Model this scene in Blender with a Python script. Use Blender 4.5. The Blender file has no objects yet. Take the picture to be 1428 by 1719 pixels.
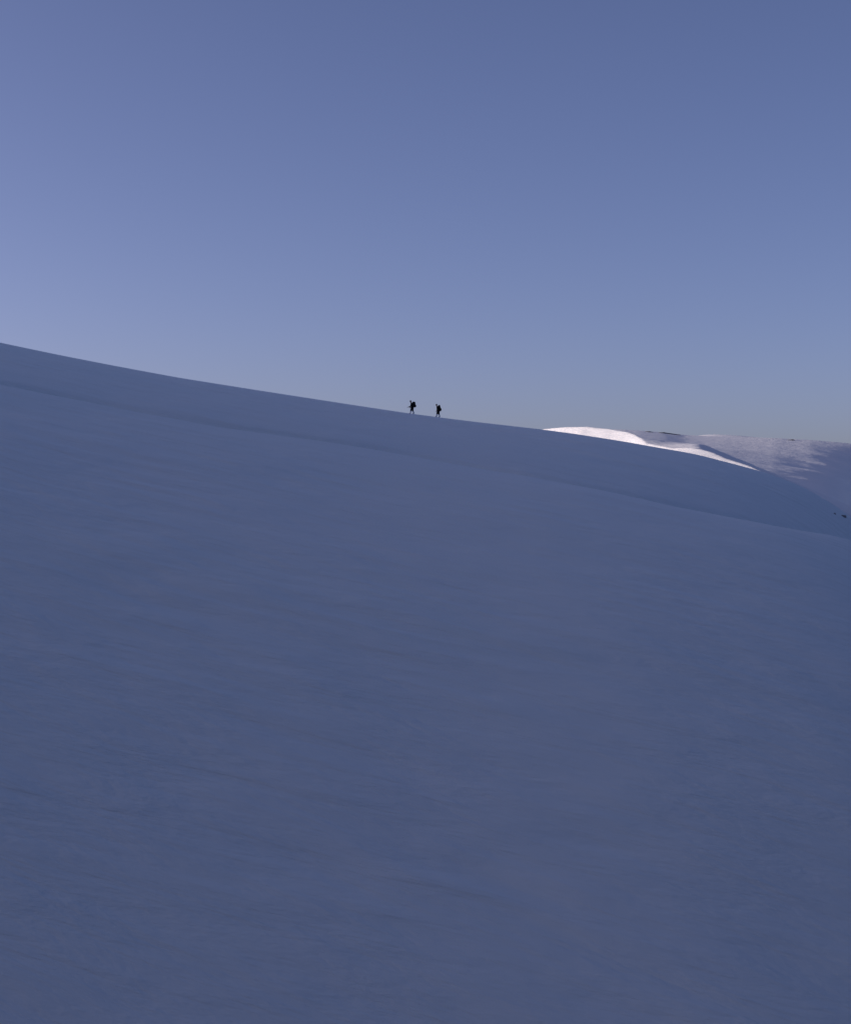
import bpy, bmesh, math, random
import numpy as np
from mathutils import Vector, Matrix, noise as mnoise

R = math.radians
scene = bpy.context.scene
col = scene.collection
random.seed(4)

# ------------------------------------------------------------------ constants
F, CX, CY = 2700.0, 714.0, 859.5          # focal length and optical centre, in units of the photograph
RIDGE_Y = 208.0                           # distance of the crest the two walkers are on
SUN_EL, SUN_LEFT = R(10.0), R(85.0)       # low sun on the left, hidden by the mountain
SUN_STRENGTH = 4.8
SKY_STRENGTH = 0.113
EXPOSURE = 0.0
SKY_TINT = (1.115, 1.0, 1.30)       # cool, slightly violet balance of the slide film
SNOW = (0.86, 0.98, 0.98)
FAR_SNOW = (0.80, 0.80, 0.80)                # neutral colour, lowered to put darker shade on the far hills

# ------------------------------------------------------------------ helpers
def tag(o, label=None, cat=None, group=None, kind=None):
    if label: o['label'] = label
    if cat: o['category'] = cat
    if group: o['group'] = group
    if kind: o['kind'] = kind
    return o

def smooth_curve(pts, lo, hi, sigma):
    """traced points -> densely sampled, smoothed curve, extended in a straight line at both ends"""
    p = np.array(pts, float)
    xs = np.arange(lo - 4*sigma, hi + 4*sigma + 1, 1.0)
    ys = np.interp(xs, p[:, 0], p[:, 1])
    k = np.exp(-0.5*(np.arange(-3*sigma, 3*sigma + 1)/sigma)**2); k /= k.sum()
    ys = np.convolve(np.pad(ys, int(3*sigma), mode='edge'), k, mode='valid')
    return xs, ys

def perlin(x, y, seed=0):
    x = np.asarray(x, float); y = np.asarray(y, float)
    xi = np.floor(x).astype(np.int64); yi = np.floor(y).astype(np.int64)
    xf = x - xi; yf = y - yi
    u = xf*xf*xf*(xf*(xf*6 - 15) + 10); v = yf*yf*yf*(yf*(yf*6 - 15) + 10)
    def g(ix, iy, dx, dy):
        h = (ix*374761393 + iy*668265263 + seed*2147483) & 0xFFFFFFFF
        h = ((h ^ (h >> 13))*1274126177) & 0xFFFFFFFF
        h = h ^ (h >> 16)
        a = (h & 0xFFFF)/65536.0*2*math.pi
        return np.cos(a)*dx + np.sin(a)*dy
    n00 = g(xi, yi, xf, yf); n10 = g(xi+1, yi, xf-1, yf)
    n01 = g(xi, yi+1, xf, yf-1); n11 = g(xi+1, yi+1, xf-1, yf-1)
    return (n00*(1-u) + n10*u)*(1-v) + (n01*(1-u) + n11*u)*v

def fbm(x, y, seed=0, octaves=4, gain=0.5):
    s = 0.0; a = 1.0
    for i in range(octaves):
        s = s + a*perlin(x*2**i + 17.3*i, y*2**i - 9.1*i, seed + i); a *= gain
    return s

def smax(a, b, k):
    h = np.clip(0.5 + 0.5*(a - b)/k, 0, 1)
    return b*(1-h) + a*h + k*h*(1-h)

def grid_mesh(name, X, Y, Z, mat):
    nr, nc = X.shape
    me = bpy.data.meshes.new(name)
    me.vertices.add(nr*nc)
    me.vertices.foreach_set('co', np.stack([X, Y, Z], -1).astype(np.float32).ravel())
    i = np.arange(nr*nc).reshape(nr, nc)
    q = np.stack([i[:-1, :-1], i[:-1, 1:], i[1:, 1:], i[1:, :-1]], -1).reshape(-1, 4)
    me.loops.add(q.size); me.loops.foreach_set('vertex_index', q.ravel().astype(np.int32))
    me.polygons.add(len(q))
    me.polygons.foreach_set('loop_start', (np.arange(len(q))*4).astype(np.int32))
    me.polygons.foreach_set('use_smooth', np.ones(len(q), bool))
    me.update(calc_edges=True); me.validate()
    me.materials.append(mat)
    o = bpy.data.objects.new(name, me); col.objects.link(o)
    return o

# ------------------------------------------------------------------ materials
def principled(name, colour, rough=0.8, spec=0.2):
    m = bpy.data.materials.new(name); m.use_nodes = True
    nt = m.node_tree; b = nt.nodes['Principled BSDF']
    b.inputs['Base Color'].default_value = (*colour, 1)
    b.inputs['Roughness'].default_value = rough
    b.inputs['Specular IOR Level'].default_value = spec
    return m, nt, b

def snow_material(name, layers, var=0.03, var_scale=(0.02, 0.05), colour=SNOW):
    """snow: wind-combed bump layers (sx, sy, distance) and a faint crust variation in the albedo"""
    m, nt, b = principled(name, colour, 0.9, 0.05)
    N, L = nt.nodes, nt.links
    tc = N.new('ShaderNodeTexCoord')
    prev = None
    for sx, sy, dist, det in layers:
        mp = N.new('ShaderNodeMapping'); mp.inputs['Scale'].default_value = (sx, sy, 0.3)
        rot = N.new('ShaderNodeMapping'); rot.inputs['Rotation'].default_value = (0, 0, R(15))
        L.new(tc.outputs['Object'], rot.inputs['Vector']); L.new(rot.outputs['Vector'], mp.inputs['Vector'])
        nz = N.new('ShaderNodeTexNoise'); nz.inputs['Scale'].default_value = 1.0
        nz.inputs['Detail'].default_value = det; nz.inputs['Roughness'].default_value = 0.6
        nz.inputs['Distortion'].default_value = 0.4
        L.new(mp.outputs['Vector'], nz.inputs['Vector'])
        bp = N.new('ShaderNodeBump'); bp.inputs['Strength'].default_value = 1.0
        bp.inputs['Distance'].default_value = dist
        L.new(nz.outputs['Fac'], bp.inputs['Height'])
        if prev: L.new(prev.outputs['Normal'], bp.inputs['Normal'])
        prev = bp
    L.new(prev.outputs['Normal'], b.inputs['Normal'])
    mp = N.new('ShaderNodeMapping'); mp.inputs['Scale'].default_value = (*var_scale, 0.05)
    L.new(tc.outputs['Object'], mp.inputs['Vector'])
    nz = N.new('ShaderNodeTexNoise'); nz.inputs['Scale'].default_value = 1.0; nz.inputs['Detail'].default_value = 6.0
    L.new(mp.outputs['Vector'], nz.inputs['Vector'])
    mx = N.new('ShaderNodeMix'); mx.data_type = 'RGBA'
    mx.inputs[6].default_value = (*[c*(1-var) for c in colour], 1)
    mx.inputs[7].default_value = (*[min(0.98, c*(1+var)) for c in colour], 1)
    L.new(nz.outputs['Fac'], mx.inputs[0]); L.new(mx.outputs[2], b.inputs['Base Color'])
    return m

MAT_SNOW = snow_material('wind_packed_snow', [(0.06, 0.45, 0.42, 5), (0.7, 2.2, 0.06, 4)], 0.04)
MAT_HILL = snow_material('far_snow', [(0.10, 0.05, 0.45, 4)], 0.05, (0.03, 0.02), FAR_SNOW)
MAT_GROUND = snow_material('valley_snow', [(0.01, 0.01, 2.0, 3)], 0.03, (0.002, 0.002), FAR_SNOW)

def rock_material(name, dark, light):
    m, nt, b = principled(name, dark, 0.85, 0.2)
    N, L = nt.nodes, nt.links
    nz = N.new('ShaderNodeTexNoise'); nz.inputs['Scale'].default_value = 6; nz.inputs['Detail'].default_value = 6
    cr = N.new('ShaderNodeValToRGB')
    cr.color_ramp.elements[0].color = (*dark, 1); cr.color_ramp.elements[1].color = (*light, 1)
    tc = N.new('ShaderNodeTexCoord'); L.new(tc.outputs['Object'], nz.inputs['Vector'])
    L.new(nz.outputs['Fac'], cr.inputs['Fac']); L.new(cr.outputs['Color'], b.inputs['Base Color'])
    return m
MAT_ROCK = rock_material('dark_rock', (0.08, 0.085, 0.095), (0.20, 0.20, 0.21))
MAT_FROSTED = rock_material('frosted_rock', (0.16, 0.17, 0.18), (0.42, 0.43, 0.44))
MAT_ABSORBER = rock_material('unseen_absorber', (0.02, 0.026, 0.036), (0.06, 0.075, 0.10))  # made-up dark surface for unseen ground, keeps bounce light off the slope

def cloth(name, colour, scale=60):
    m, nt, b = principled(name, colour, 0.85, 0.15)
    N, L = nt.nodes, nt.links
    nz = N.new('ShaderNodeTexNoise'); nz.inputs['Scale'].default_value = scale
    bp = N.new('ShaderNodeBump'); bp.inputs['Distance'].default_value = 0.004
    L.new(nz.outputs['Fac'], bp.inputs['Height']); L.new(bp.outputs['Normal'], b.inputs['Normal'])
    return m
MAT_SKIN = principled('skin', (0.42, 0.26, 0.19), 0.55, 0.3)[0]
MAT_JACKET = cloth('jacket_fabric', (0.012, 0.012, 0.017))
MAT_JACKET2 = cloth('wind_jacket_fabric', (0.010, 0.011, 0.010))
MAT_TROUSER = cloth('trouser_fabric', (0.014, 0.013, 0.016))
MAT_GAITER = cloth('gaiter_fabric', (0.86, 0.86, 0.86))
MAT_BOOT = principled('boot_leather', (0.6, 0.6, 0.62), 0.6, 0.3)[0]
MAT_PACK = cloth('pack_fabric', (0.009, 0.009, 0.011), 40)
MAT_HAT = cloth('knit_wool', (0.05, 0.05, 0.06), 90)
MAT_HAIR = principled('hair', (0.03, 0.02, 0.015), 0.6, 0.3)[0]
MAT_EYE = principled('eye', (0.02, 0.02, 0.02), 0.2, 0.5)[0]

# ------------------------------------------------------------------ the near slope
RIDGE_PTS = [(-1500, 220), (-600, 425), (-200, 530), (0, 575), (100, 596), (200, 615.5), (300, 634), (400, 650), (500, 665.5),
             (600, 681), (690, 694.5), (735, 700.5), (800, 708.5), (910, 721), (969, 729), (1037, 739.5), (1096, 750), (1160, 761),
             (1180, 765.5), (1210, 773.5), (1230, 778.5), (1250, 784), (1270, 789.5), (1285, 794), (1300, 799), (1350, 819), (1397, 846),
             (1428, 868), (1520, 940), (1800, 1180), (3200, 1900)]
_rx, _ry = smooth_curve(RIDGE_PTS, -1500, 3200, 12)
CREASE_PTS = [(-400, 575), (0, 643), (100, 661.5), (200, 681), (300, 701), (400, 719), (500, 733), (600, 748), (714, 766), (814, 784), (914, 803),
              (1064, 833), (1164, 857), (1314, 889), (1428, 908), (1800, 970)]
_cx, _cy = smooth_curve(CREASE_PTS, -400, 1800, 20)
CURV = 0.00158

def ridge_z(x):
    return RIDGE_Y*(CY - np.interp(CX + F*x/RIDGE_Y, _rx, _ry))/F
_gx = np.arange(-420, 420, 0.5)
_gz = ridge_z(_gx)
_gd = np.gradient(_gz, _gx)
_gs = _gz/RIDGE_Y - np.clip(_gx, -60, 70)/RIDGE_Y*_gd       # slope that makes the crest the skyline
_k = np.exp(-0.5*(np.arange(-24, 25)/8.0)**2); _k /= _k.sum()
_gs = np.convolve(np.pad(_gs, 24, mode='edge'), _k, mode='valid')
_gs = np.clip(_gs, 0.0, 0.25)

def slope_base(x, y):
    q = RIDGE_Y - y
    zr = np.interp(x, _gx, _gz); s = np.interp(x, _gx, _gs)
    front = zr - s*q - CURV*q*np.abs(q)
    p = -q
    back = zr + s*p - 0.0034*p*p
    z = np.where(q >= 0, front, back)
    return z

def trough(x):
    amp = np.interp(x, [-90, -50, -10, 10, 22, 35, 48, 70], [0.9, 0.9, 0.9, 1.3, 2.4, 4.0, 4.6, 2.0])
    up = np.interp(x, [0, 35], [16.0, 28.0]); down = np.interp(x, [0, 35], [9.0, 15.0])
    return amp, up, down

def crease_line():
    xs, ys = [], []
    yy = np.arange(RIDGE_Y, 90, -0.1)
    for px in range(-200, 1700, 20):
        a = (px - CX)/F
        row = CY - F*(slope_base(a*yy, yy) - trough(a*yy)[0]*(1 - np.exp(-np.clip(RIDGE_Y - yy, 1, 200)/trough(a*yy)[1])))/yy
        target = np.interp(px, _cx, _cy)
        i = np.where((row >= target) & (yy < RIDGE_Y - 4))[0]
        if len(i):
            xs.append(a*yy[i[0]]); ys.append(yy[i[0]])
    o = np.argsort(xs)
    return np.array(xs)[o], np.array(ys)[o]
_lx, _ly = crease_line()
_fx = np.arange(-60, 75, 0.5); _fy = np.interp(_fx, _lx, _ly)
_k = np.exp(-0.5*(np.arange(-24, 25)/8.0)**2); _k /= _k.sum()
_lx, _ly = _fx, np.convolve(np.pad(_fy, 24, mode='edge'), _k, mode='valid')

def near_z(x, y, detail=True):
    z = slope_base(x, y)
    # wind lip: a low step along the line below the crest
    yc = np.interp(x, _lx, _ly)
    d = y - yc + 0.35*perlin(x*0.05, x*0, 5)
    amp, up, down = trough(x)
    top = np.exp(-np.clip(RIDGE_Y - yc, 1, 200)/up)
    z = z - amp*np.where(d > 0, np.clip(np.exp(-np.clip(d, 0, 200)/up) - top, 0, 1), np.exp(np.clip(d, -200, 0)/down)*(1 - top))
    g = np.interp(x, [-90, 0, 20, 40, 60], [1.0, 1.0, 0.75, 0.3, 0.08])*(1 + 0.25*perlin(x*0.11, x*0 + 3, 9))
    z = z - g*np.exp(-(d/0.95)**2)
    if detail:
        vis = np.clip((RIDGE_Y - 1 - y)/12, 0, 1)
        u = x + 0.26*y; v = y + 0.26*x + 2.5*perlin(x/30, y/18, 63)
        z = z + vis*0.30*fbm(x/26, y/15, 21, 3)
        z = z + vis*(1 - 0.85*np.exp(-(d/7.0)**2))*0.15*fbm(u/15, v/2.6, 31, 4)*(0.4 + np.clip(0.5 + 1.6*perlin(x/40, y/25, 77), 0, 1.6))
    # photographer's ground across the gully, raised behind the camera to block sky light
    cam = np.where(y > 0, -1.75 - 0.46*y, np.minimum(-1.75 - 0.95*y, 220.0)) + 0.02*x*0
    side = np.minimum(0.9*(x - 0.3*np.clip(y, 0, None) - 45), 90.0) - 60  # added wall out of view on the right, darkens the snow facing it
    side = np.where(x > 40, side, -200) - np.clip(y - 370, 0, None)*3.0
    z = smax(z, np.maximum(cam, side), 6.0)
    # the mountain side the slope belongs to, climbing on out of the picture to the left
    wall = np.clip(-74 - x, 0, None)
    fade = np.clip((330 - y)/80, 0, 1)
    z = z + 0.17*(wall - 12*(1 - np.exp(-wall/12)))*fade*fade*(3 - 2*fade)
    return np.maximum(z, -80 + 0*z) if np.ndim(z) else z

def build_near():
    xs = np.concatenate([np.arange(-420, -70, 6.0), np.arange(-70, 75, 0.42), np.arange(75, 330, 5.0)])
    ys = np.concatenate([np.arange(-420, 56, 4.0), np.arange(56, 120, 0.22), np.arange(120, 206, 0.16), np.arange(206, 214, 0.25), np.arange(214, 400, 3.0)])
    X, Y = np.meshgrid(xs, ys)
    Z = near_z(X, Y)
    o = grid_mesh('snow_slope', X, Y, Z, MAT_SNOW)
    # unseen near ground and right wall get an added dark surface against bounce light
    o.data.materials.append(MAT_ABSORBER)
    edge = 50 + 5*perlin(X/9, Y/9, 15)
    absorbing = ((Y < edge) | (X > 0.3*np.clip(Y, 0, None) + 50 + 6*perlin(X/20, Y/20, 16)) & (X > 62))[:-1, :-1].ravel()
    o.data.polygons.foreach_set('material_index', absorbing.astype(np.int32))
    return tag(o, 'smooth shaded blue snow slope rising to the left', kind='structure')
build_near()

# ------------------------------------------------------------------ the hills beyond
# crest of the sunlit spur that runs away from the viewer: distance, photo column and row, fall to left, fall to right
# ... slope on its left, slope of its broad top, width of that top, slope beyond it on the right
SPUR = np.array([
    (300, 1420, 910, .40, .45, 0, .50), (340, 1330, 836, .40, .50, 0, .50), (380, 1275, 791, .30, .50, 0, .50), (395, 1260, 784, .26, .50, 0, .50),
    (415, 1240, 777, .22, .50, 0, .50), (440, 1215, 768.5, .20, .50, 0, .50), (465, 1195, 760, .20, .45, 0, .45), (490, 1175, 754.3, .24, .30, 1, .42),
    (510, 1160, 751.5, .30, .10, 4, .42), (535, 1130, 752, .40, -.06, 9, .42), (560, 1105, 748, .45, -.05, 15, .42), (580, 1086, 744, .50, .03, 19, .42),
    (600, 1077, 736.5, .50, .10, 23, .42), (612, 1071, 733, .50, .40, 0, .62), (625, 1065, 729.5, .42, .62, 0, .62), (640, 1052, 725, .38, .62, 0, .62), (670, 1020, 720, .36, .6, 0, .6),
    (700, 985, 716.5, .38, .5, 0, .5), (740, 950, 716.8, .45, .5, 0, .5), (800, 912, 720.5, .5, .5, 0, .5), (860, 875, 729, .40, .5, 0, .5),
    (1000, 800, 760, .4, .4, 0, .4), (1700, 700, 900, .4, .4, 0, .4)])
B_SIL = [(600, 800), (900, 752), (1000, 724), (1030, 720.5), (1072, 722.5), (1090, 724), (1115, 726), (1130, 728), (1150, 730.3), (1180, 731.7), (1250, 734),
         (1300, 735.2), (1360, 738.5), (1428, 744.5), (1600, 765), (1900, 800)]
_bx, _by = smooth_curve(B_SIL, 600, 1900, 6)
B_DROP = [(600, 60), (1000, 40), (1120, 44), (1300, 66), (1350, 72), (1400, 80), (1430, 96), (1470, 135), (1530, 200), (1900, 340)]
_dx, _dy = smooth_curve(B_DROP, 600, 1900, 14)
BY0, BY1 = 780.0, 1400.0

def far_z(x, y):
    px = CX + F*x/y
    u = np.clip((BY1 - y)/(BY1 - BY0), 0, None)
    row = np.interp(px, _bx, _by) + np.interp(px, _dx, _dy)*np.where(u < 1, np.clip(u, 0, 1)**0.9, 1 + (u-1)*1.3)
    zb = y*(CY - row)/F
    back = np.clip(y - BY1, 0, None)
    zb = zb - 0.0012*back**2
    # wind-drifted relief, drawn out downhill to the right; rougher where the hill turns away
    c, l = (3*x + y)/3.16, (x - 3*y)/3.16
    n = 0.5*fbm(c/70, l/190, 41, 3, 0.35) + 0.6*fbm(x/75, y/95, 47, 3, 0.45)
    rough = np.interp(px, [1130, 1240, 1310, 1350, 1420], [0.4, 0.7, 1.6, 3.0, 4.6])
    zb = zb + np.clip((y - 640)/200, 0, 1)*rough*n*np.clip((BY1 + 20 - y)/260, 0.08, 1)
    xc = np.interp(y, SPUR[:, 0], (SPUR[:, 1] - CX)/F*SPUR[:, 0])
    zc = np.interp(y, SPUR[:, 0], (CY - SPUR[:, 2])/F*SPUR[:, 0])
    ml = np.interp(y, SPUR[:, 0], SPUR[:, 3]); mr = np.interp(y, SPUR[:, 0], SPUR[:, 4])
    d = x - xc
    w = 0.7
    soft = np.sqrt(d*d + w*w) - w
    dm = np.interp(y, SPUR[:, 0], SPUR[:, 5]); mf = np.interp(y, SPUR[:, 0], SPUR[:, 6])
    e = d - dm
    right = mr*soft + (mf - mr)*0.5*(e + np.sqrt(e*e + 2.0))
    right = right - (mf - mr)*0.5*(-dm + np.sqrt(dm*dm + 2.0))
    za = zc - np.where(d < 0, ml*soft, right) + 0.34*fbm(x/11, y/26, 52, 4)*np.clip(np.abs(d)/6, 0.25, 1)
    z = smax(za, zb, 2.5)
    return np.maximum(z, -79.0)

def build_far():
    px = np.concatenate([np.arange(560, 880, 6.0), np.arange(880, 1440, 1.25), np.arange(1440, 1900, 6.0)])
    ys = np.concatenate([np.arange(300, 800, 2.0), np.arange(800, 1420, 2.6), np.arange(1420, 1700, 8.0)])
    P, Y = np.meshgrid(px, ys)
    X = (P - CX)/F*Y
    return tag(grid_mesh('hills', X, Y, far_z(X, Y), MAT_HILL), 'sunlit snow spur and grey snowy hill beyond the slope', kind='structure')
build_far()

def build_peak():
    yc, xc, zc = 3000.0, (1196 - CX)/F*3000, (CY - 729.6)/F*3000
    xs = np.linspace(-420, 420, 120) + xc; ys = np.linspace(-420, 420, 60) + yc
    X, Y = np.meshgrid(xs, ys)
    d = np.sqrt(((X - xc)*np.where(X < xc, 1.0, 0.8))**2 + ((Y - yc)*0.7)**2 + 20**2) - 20
    Z = zc - 0.13*d + 3*fbm(X/160, Y/160, 8, 3)*np.clip(d/150, 0, 1)
    return tag(grid_mesh('hill', X, Y, Z - 0.0004*d*d, MAT_GROUND), 'distant sunlit snow top just showing over the grey hill', kind='structure')
build_peak()

def build_terrain():
    n = 160
    t = np.linspace(0, 2*math.pi, n + 1)
    r = np.concatenate([[0.0], np.geomspace(60, 40000, 40)])
    T, RR = np.meshgrid(t, r)
    X = RR*np.cos(T); Y = RR*np.sin(T)
    Z = -84 + 0*X - np.clip(RR - 3000, 0, None)*0.002
    return tag(grid_mesh('terrain', X, Y, Z, MAT_GROUND), 'snow covered valley floor', kind='structure')
build_terrain()

# ------------------------------------------------------------------ rocks
def locate(px, py, fn, lo, hi, step=0.1):
    a = (px - CX)/F
    yy = np.arange(lo, hi, step)
    row = CY - F*fn(a*yy, yy)/yy
    k = np.where(row <= py)[0]
    i = k[0] if len(k) else int(np.argmin(row))
    return Vector((a*yy[i], yy[i], float(fn(np.array([a*yy[i]]), np.array([yy[i]]))[0])))

def rock(name, loc, size, seed, mat=None):
    bm = bmesh.new()
    bmesh.ops.create_icosphere(bm, subdivisions=4, radius=1)
    off = Vector((seed*3.1, seed*1.7, seed*5.3))
    for v in bm.verts:
        p = v.co.normalized()
        f = 1 + 0.45*mnoise.noise(p*1.1 + off) + 0.22*mnoise.noise(p*2.6 + off) + 0.08*mnoise.noise(p*7 + off)
        c = mnoise.cell(p*1.6 + off)
        q = p*(f + 0.10*c)
        v.co = Vector((q.x*size[0], q.y*size[1], q.z*size[2]))
    me = bpy.data.meshes.new(name); bm.to_mesh(me); bm.free()
    me.materials.append(mat or MAT_FROSTED)
    o = bpy.data.objects.new(name, me); col.objects.link(o)
    o.location = loc
    return o

L1 = locate(1414, 867, near_z, 120, 212)
tag(rock('boulder', L1 + Vector((0, 0, 0.0)), (0.46, 0.35, 0.17), 2), 'larger dark boulder poking through shaded snow where the ridge drops away', 'rock', 'boulders in the snow')
L2 = locate(1399, 862, near_z, 120, 212)
tag(rock('boulder', L2 + Vector((0, 0, -0.1)), (0.22, 0.25, 0.16), 5), 'smaller half buried stone just uphill of the larger dark boulder', 'rock', 'boulders in the snow')

def skyline_rock(px, half_px, height, seed, label):
    """a low broken ledge of rock lying along the skyline of the grey hill"""
    yy = 1388.0
    z = lambda p: float(far_z(np.array([(p - CX)/F*yy]), np.array([yy]))[0])
    k = yy/F
    o = rock('rock_outcrop', (0, 0, 0), (half_px*k, 3.0, height), seed, MAT_ROCK)
    zs = [z(px - half_px), z(px), z(px + half_px)]
    for v in o.data.vertices:                                        # drape the ledge over the curve of the crest
        t = max(-1.0, min(1.0, v.co.x/(half_px*k)))
        v.co.z *= 0.75 + 0.5*mnoise.noise(Vector((v.co.x*0.35, seed, 0)))
        v.co.z += (zs[2] - zs[0])/2*t + ((zs[0] + zs[2])/2 - zs[1])*t*t
    o.location = ((px - CX)/F*yy, yy, zs[1])
    return tag(o, label, 'rock outcrop', 'rock ledges on the skyline of the grey hill')
skyline_rock(1122, 17, 1.0, 3, 'longest dark rock ledge on the skyline of the far grey hill')
skyline_rock(1088, 6, 0.7, 7, 'short dark rock ledge on the far skyline nearest the bright snow')
skyline_rock(1327, 6, 0.8, 12, 'short dark rock patch on the grey skyline, apart from the other ledges')

# ------------------------------------------------------------------ the two walkers
def skin_obj(name, verts, edges, mat, parent, levels=2, root=0, fat=1.12):
    """verts: (x, y, z, radius[, radius2])"""
    me = bpy.data.meshes.new(name)
    me.from_pydata([v[:3] for v in verts], edges, [])
    o = bpy.data.objects.new(name, me); col.objects.link(o)
    o.parent = parent
    sk = o.modifiers.new('Skin', 'SKIN'); sk.use_smooth_shade = True
    for i, v in enumerate(verts):
        r2 = v[4] if len(v) > 4 else v[3]
        me.skin_vertices[0].data[i].radius = (v[3]*fat, r2*fat)
    me.skin_vertices[0].data[root].use_root = True
    sb = o.modifiers.new('Subdivision', 'SUBSURF'); sb.levels = levels; sb.render_levels = levels
    me.materials.append(mat)
    dg = bpy.context.evaluated_depsgraph_get()
    new = bpy.data.meshes.new_from_object(o.evaluated_get(dg))
    new.name = name
    o.modifiers.clear(); o.data = new
    if not new.materials: new.materials.append(mat)
    for p in new.polygons: p.use_smooth = True
    return o

def hand_graph(verts, edges, wrist_i, direction, up, curl):
    """a palm and five unequal fingers grown from the wrist; direction and up are unit vectors"""
    d = Vector(direction).normalized(); side = Vector((0, 1, 0)) if abs(d.y) < 0.8 else Vector((1, 0, 0))
    u = Vector(up).normalized()
    w = Vector(verts[wrist_i][:3])
    palm = w + d*0.055
    verts.append((*palm, 0.030, 0.018)); pi = len(verts) - 1; edges.append((wrist_i, pi))
    lens = [0.072, 0.080, 0.075, 0.060]
    for k in range(4):
        b = palm + d*0.035 + side*(-0.030 + 0.020*k)
        m = b + d*lens[k]*0.55 - u*curl*0.012
        e = m + d*lens[k]*0.30 - u*curl*lens[k]*0.5
        i0 = len(verts)
        verts += [(*b, 0.010), (*m, 0.009), (*e, 0.007)]
        edges += [(pi, i0), (i0, i0+1), (i0+1, i0+2)]
    b = w + d*0.03 - side*0.035 - u*0.01; e = b + d*0.045 - side*0.020 - u*0.012
    i0 = len(verts)
    verts += [(*b, 0.013), (*e, 0.009)]
    edges += [(wrist_i, i0), (i0, i0+1)]

def ellipsoid_patch(name, centre, rad, mat, parent, zmin=-1.0, lump=0.0, seed=0, tilt=0.0):
    bm = bmesh.new()
    bmesh.ops.create_uvsphere(bm, u_segments=28, v_segments=18, radius=1)
    if zmin > -1:
        kill = [v for v in bm.verts if v.co.z < zmin]
        bmesh.ops.delete(bm, geom=kill, context='VERTS')
    M = Matrix.Rotation(tilt, 3, 'Y')
    for v in bm.verts:
        p = v.co.copy(); f = 1 + lump*mnoise.noise(p*3 + Vector((seed, 0, 0)))
        v.co = M @ Vector((p.x*rad[0]*f, p.y*rad[1]*f, p.z*rad[2]*f)) + Vector(centre)
    for f in bm.faces: f.smooth = True
    me = bpy.data.meshes.new(name); bm.to_mesh(me); bm.free(); me.materials.append(mat)
    o = bpy.data.objects.new(name, me); col.objects.link(o); o.parent = parent
    return o

def box_round(bm, c, s, tilt=0.0, taper=0.0, bev=0.05):
    r = bmesh.ops.create_cube(bm, size=1.0)
    vs = r['verts']
    for v in vs:
        t = 1 - taper*(v.co.z + 0.5)
        v.co = Vector((v.co.x*s[0]*t, v.co.y*s[1]*t, v.co.z*s[2]))
    es = list({e for v in vs for e in v.link_edges})
    r2 = bmesh.ops.bevel(bm, geom=es, offset=bev, segments=3, affect='EDGES', profile=0.6)
    allv = {v for f in r2['faces'] for v in f.verts} | {v for v in vs if v.is_valid}
    M = Matrix.Rotation(tilt, 3, 'Y')
    for v in allv: v.co = M @ v.co + Vector(c)

def mesh_part(name, bm, mat, parent, smooth=True):
    for f in bm.faces: f.smooth = smooth
    me = bpy.data.meshes.new(name); bm.to_mesh(me); bm.free(); me.materials.append(mat)
    o = bpy.data.objects.new(name, me); col.objects.link(o); o.parent = parent
    return o

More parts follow.
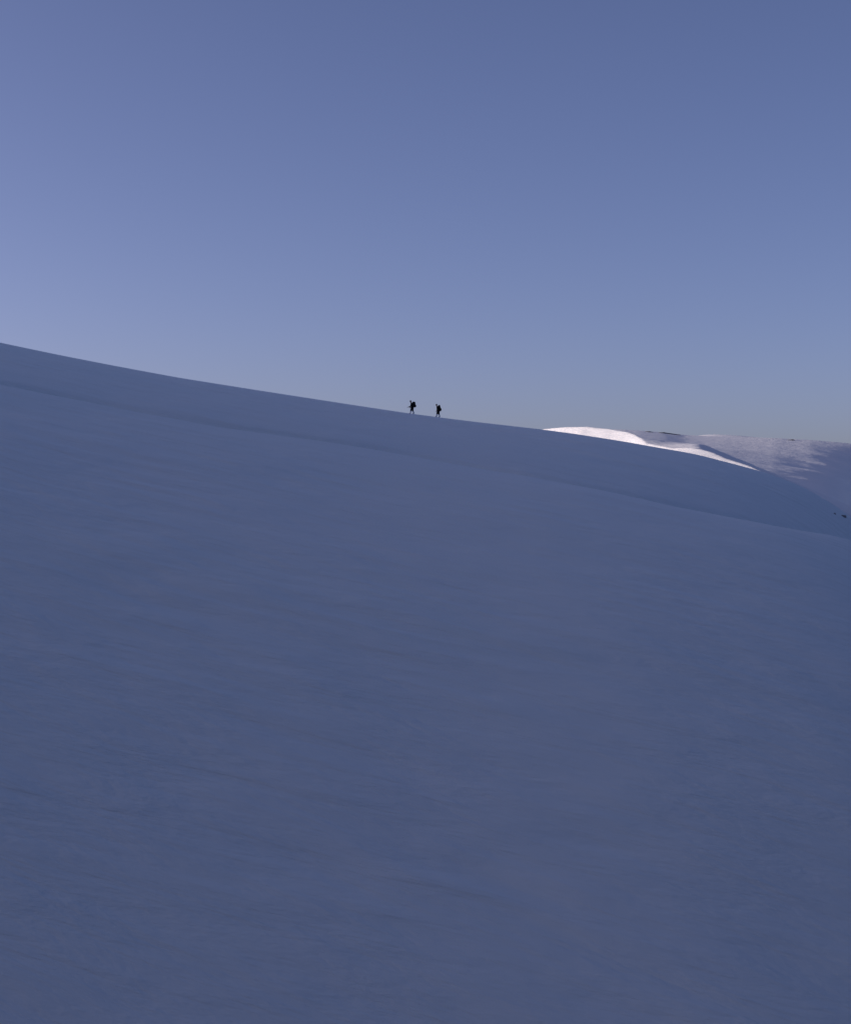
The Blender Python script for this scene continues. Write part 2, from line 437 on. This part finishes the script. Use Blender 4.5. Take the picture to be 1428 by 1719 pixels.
def walker(px, P, label, jacket_mat, hat_mat):
    """a person in side view walking towards -x; P holds joint positions in metres from the spot between the feet"""
    x0 = (px - CX)/F*RIDGE_Y
    z0 = float(near_z(np.array([x0]), np.array([RIDGE_Y]), False)[0])
    root = bpy.data.objects.new('person', None); col.objects.link(root)
    root.location = (x0, RIDGE_Y, z0); root.empty_display_size = 0.3
    tag(root, label, 'person', 'walkers on the ridge')
    g = lambda k: Vector(P[k])
    hip, chest, neck, head = g('hip'), g('chest'), g('neck'), g('head')
    waist = hip.lerp(chest, 0.45)
    V = []; E = []
    def add(p, r, r2=None, link=None):
        V.append((*p, r) if r2 is None else (*p, r, r2)); i = len(V) - 1
        if link is not None: E.append((link, i))
        return i
    ip = add(hip, 0.135, 0.115)
    iw = add(waist, 0.125, 0.105, ip)
    ic = add(chest, 0.150, 0.115, iw)
    inn = add(neck, 0.058, None, ic)
    ij = add(head + Vector((0.015, 0, -0.075)), 0.070, 0.082, inn)
    ih = add(head + Vector((0.005, 0, 0.01)), 0.082, 0.098, ij)
    add(head + Vector((0.012, 0, 0.085)), 0.060, 0.066, ih)
    add(head + Vector((-0.062, 0, -0.075)), 0.030, None, ij)                    # chin
    inose = add(head + Vector((-0.095, 0, -0.015)), 0.018, None, ih)
    add(head + Vector((-0.118, 0, -0.030)), 0.012, None, inose)
    for s in (-1, 1): add(head + Vector((0.02, s*0.090, -0.012)), 0.018, 0.012, ih)   # ears
    wr = {}
    for s, tagk in ((-1, 'near'), (1, 'far')):
        sh = chest + Vector((0, s*0.185, 0.075))
        ish = add(sh, 0.052, None, ic)
        iel = add(g('elbow_' + tagk), 0.046, None, ish)
        iwr = add(g('wrist_' + tagk), 0.030, None, iel)
        wr[tagk] = iwr
        d = g('wrist_' + tagk) - g('elbow_' + tagk)
        hand_graph(V, E, iwr, d.normalized(), (0, 0, 1), 1.0)
    for s, tagk in ((-1, 'near'), (1, 'far')):
        th = hip + Vector((0, s*0.095, -0.06))
        ith = add(th, 0.092, None, ip)
        ik = add(g('knee_' + tagk), 0.060, None, ith)
        ia = add(g('ankle_' + tagk), 0.042, None, ik)
        it = add(g('ankle_' + tagk) + Vector((-0.10, 0, -0.055)), 0.036, None, ia)
        add(g('ankle_' + tagk) + Vector((-0.19, 0, -0.065)), 0.026, None, it)
    body = skin_obj('body', V, E, MAT_SKIN, root, 2, 0)
    # jacket: torso and sleeves
    V2 = []; E2 = []
    def a2(p, r, r2=None, link=None):
        V2.append((*p, r) if r2 is None else (*p, r, r2)); i = len(V2) - 1
        if link is not None: E2.append((link, i))
        return i
    b0 = a2(hip + Vector((0, 0, -0.08)), 0.20, 0.19)
    b1 = a2(waist, 0.185, 0.175, b0); b2 = a2(chest, 0.215, 0.19, b1); a2(neck + Vector((0, 0, -0.03)), 0.085, None, b2)
    for s, tagk in ((-1, 'near'), (1, 'far')):
        s0 = a2(chest + Vector((0, s*0.185, 0.080)), 0.108, None, b2)
        s1 = a2(g('elbow_' + tagk), 0.066, None, s0)
        a2(g('elbow_' + tagk).lerp(g('wrist_' + tagk), 0.88), 0.050, None, s1)
    jk = skin_obj('jacket', V2, E2, jacket_mat, root, 2, 0)
    # trousers to below the knee
    V3 = []; E3 = []
    def a3(p, r, link=None):
        V3.append((*p, r)); i = len(V3) - 1
        if link is not None: E3.append((link, i))
        return i
    c0 = a3(hip, 0.150)
    for s, tagk in ((-1, 'near'), (1, 'far')):
        t0 = a3(hip + Vector((0, s*0.095, -0.06)), 0.165, c0)
        t1 = a3(g('knee_' + tagk), 0.112, t0)
        a3(g('knee_' + tagk).lerp(g('ankle_' + tagk), 0.50), 0.080, t1)
    skin_obj('trousers', V3, E3, MAT_TROUSER, root, 2, 0)
    for s, tagk in ((-1, 'near'), (1, 'far')):
        k, a = g('knee_' + tagk), g('ankle_' + tagk)
        skin_obj('gaiter', [(*k.lerp(a, 0.08), 0.094), (*k.lerp(a, 0.55), 0.098), (*k.lerp(a, 1.15), 0.080)], [(0, 1), (1, 2)], MAT_GAITER, root, 2)
        skin_obj('boot', [(*(a + Vector((0.05, 0, -0.030))), 0.066), (*(a + Vector((-0.06, 0, -0.045))), 0.060), (*(a + Vector((-0.16, 0, -0.06))), 0.045), (*(a + Vector((-0.215, 0, -0.065))), 0.032)],
                 [(0, 1), (1, 2), (2, 3)], MAT_BOOT, root, 2)
    # head: knitted hat, hair at the nape, eyes, mouth
    hat = ellipsoid_patch('hat', head + Vector((0.012, 0, 0.035)), (0.112, 0.100, 0.105), hat_mat, root, -0.12, 0.05, 3, R(8))
    ellipsoid_patch('hair', head + Vector((0.045, 0, -0.015)), (0.070, 0.088, 0.085), MAT_HAIR, root, -1, 0.10, 7)
    for s in (-1, 1):
        ellipsoid_patch('eye', head + Vector((-0.084, s*0.034, 0.004)), (0.011, 0.014, 0.010), MAT_EYE, root)
    ellipsoid_patch('mouth', head + Vector((-0.090, 0, -0.066)), (0.008, 0.024, 0.006), MAT_EYE, root)
    return root

def backpack(px, at, tilt, size, label, lid_lift, root_loc):
    root = bpy.data.objects.new('backpack', None); col.objects.link(root)
    root.location = root_loc + Vector(at); root.rotation_euler = (0, tilt, 0); root.empty_display_size = 0.2
    tag(root, label, 'backpack', 'backpacks on the walkers')
    w, d, h = size
    bm = bmesh.new(); box_round(bm, (0, 0, 0), (w, d, h), 0, 0.14, 0.07)
    for v in bm.verts:
        v.co += v.co.normalized()*0.03*mnoise.noise(v.co*5)
        v.co.x += 0.05*math.cos(v.co.z/h*math.pi)*(v.co.x > 0)
    mesh_part('sack', bm, MAT_PACK, root)
    bm = bmesh.new(); box_round(bm, (0.0, 0, h*0.5 + lid_lift), (w*0.92, d*0.92, 0.13), R(6), 0.1, 0.045)
    mesh_part('lid', bm, MAT_PACK, root)
    bm = bmesh.new(); box_round(bm, (w*0.5 + 0.035, 0, -h*0.18), (0.10, d*0.62, h*0.38), 0, 0.1, 0.035)
    mesh_part('pocket', bm, MAT_PACK, root)
    for s in (-1, 1):
        skin_obj('shoulder_strap', [(-w*0.48, s*0.11, h*0.42, 0.030, 0.014), (-w*0.5 - 0.10, s*0.14, h*0.48, 0.030, 0.014), (-w*0.5 - 0.23, s*0.15, h*0.32, 0.030, 0.014),
                  (-w*0.5 - 0.22, s*0.17, -h*0.05, 0.024, 0.012), (-w*0.48, s*0.17, -h*0.32, 0.018, 0.010)], [(0, 1), (1, 2), (2, 3), (3, 4)], MAT_PACK, root, 2)
    skin_obj('hip_belt', [(-w*0.4, -0.17, -h*0.42, 0.020, 0.040), (-w*0.5 - 0.18, -0.20, -h*0.46, 0.018, 0.040), (-w*0.5 - 0.36, 0, -h*0.5, 0.015, 0.03),
              (-w*0.5 - 0.18, 0.20, -h*0.46, 0.018, 0.040), (-w*0.4, 0.17, -h*0.42, 0.020, 0.040)], [(0, 1), (1, 2), (2, 3), (3, 4)], MAT_PACK, root, 2)
    return root

P1 = dict(hip=(0.06, 0, 0.84), chest=(0.02, 0, 1.24), neck=(-0.09, 0, 1.44), head=(-0.18, 0, 1.60),
          elbow_near=(-0.20, -0.25, 0.92), wrist_near=(-0.50, -0.22, 0.84), elbow_far=(0.02, 0.27, 0.95), wrist_far=(-0.16, 0.30, 0.80),
          knee_near=(-0.12, -0.10, 0.44), ankle_near=(-0.17, -0.10, 0.12), knee_far=(0.10, 0.10, 0.45), ankle_far=(0.26, 0.10, 0.07))
w1 = walker(691.2, P1, 'first walker on the snow ridge with one arm stretched forward and a bulky dark pack', MAT_JACKET, MAT_HAT)
backpack(0, (0.27, 0, 1.13), R(-2), (0.42, 0.42, 0.62), 'bulky dark backpack on the first walker with the outstretched arm', 0.05, w1.location)

P2 = dict(hip=(0.02, 0, 0.86), chest=(-0.07, 0, 1.27), neck=(-0.15, 0, 1.45), head=(-0.225, 0, 1.59),
          elbow_near=(-0.06, -0.26, 1.00), wrist_near=(-0.22, -0.24, 0.82), elbow_far=(-0.12, 0.26, 1.00), wrist_far=(-0.24, 0.24, 0.84),
          knee_near=(-0.13, -0.10, 0.49), ankle_near=(-0.22, -0.10, 0.12), knee_far=(0.08, 0.10, 0.46), ankle_far=(0.20, 0.10, 0.07))
w2 = walker(735.3, P2, 'second walker following lower on the snow ridge with arms held close to the body', MAT_JACKET2, MAT_HAT)
backpack(0, (0.19, 0, 1.13), R(-9), (0.28, 0.38, 0.72), 'tall narrow dark backpack on the second walker with arms held close', 0.03, w2.location)

# ------------------------------------------------------------------ light, sky, camera
S = Vector((-math.sin(SUN_LEFT)*math.cos(SUN_EL), math.cos(SUN_LEFT)*math.cos(SUN_EL), math.sin(SUN_EL)))
sl = bpy.data.lights.new('sun', 'SUN'); sl.energy = SUN_STRENGTH; sl.angle = R(0.5); sl.color = (1.0, 0.90, 0.85)
so = bpy.data.objects.new('sun', sl); col.objects.link(so)
so.rotation_euler = S.to_track_quat('Z', 'Y').to_euler()

w = bpy.data.worlds.new('World'); scene.world = w; w.use_nodes = True
nt = w.node_tree; bg = nt.nodes['Background']
sky = nt.nodes.new('ShaderNodeTexSky'); sky.sky_type = 'NISHITA'; sky.sun_disc = False
sky.sun_elevation = SUN_EL; sky.sun_rotation = -SUN_LEFT
sky.altitude = 0; sky.air_density = 0.55; sky.dust_density = 1.5; sky.ozone_density = 1.0
mx = nt.nodes.new('ShaderNodeMix'); mx.data_type = 'RGBA'; mx.blend_type = 'MULTIPLY'; mx.inputs[0].default_value = 1
mx.inputs[7].default_value = (*SKY_TINT, 1)
nt.links.new(sky.outputs['Color'], mx.inputs[6]); nt.links.new(mx.outputs[2], bg.inputs['Color'])
bg.inputs['Strength'].default_value = SKY_STRENGTH

cam = bpy.data.cameras.new('camera'); co = bpy.data.objects.new('camera', cam); col.objects.link(co)
co.location = (0, 0, 0); co.rotation_euler = (R(90), 0, 0)
cam.sensor_fit = 'VERTICAL'; cam.sensor_height = 36.0; cam.lens = 36.0*F/1719.0
cam.clip_start = 0.5; cam.clip_end = 80000
scene.camera = co
vs = scene.view_settings
vs.view_transform = 'Standard'; vs.look = 'None'; vs.gamma = 1; vs.use_curve_mapping = False; vs.exposure = EXPOSURE
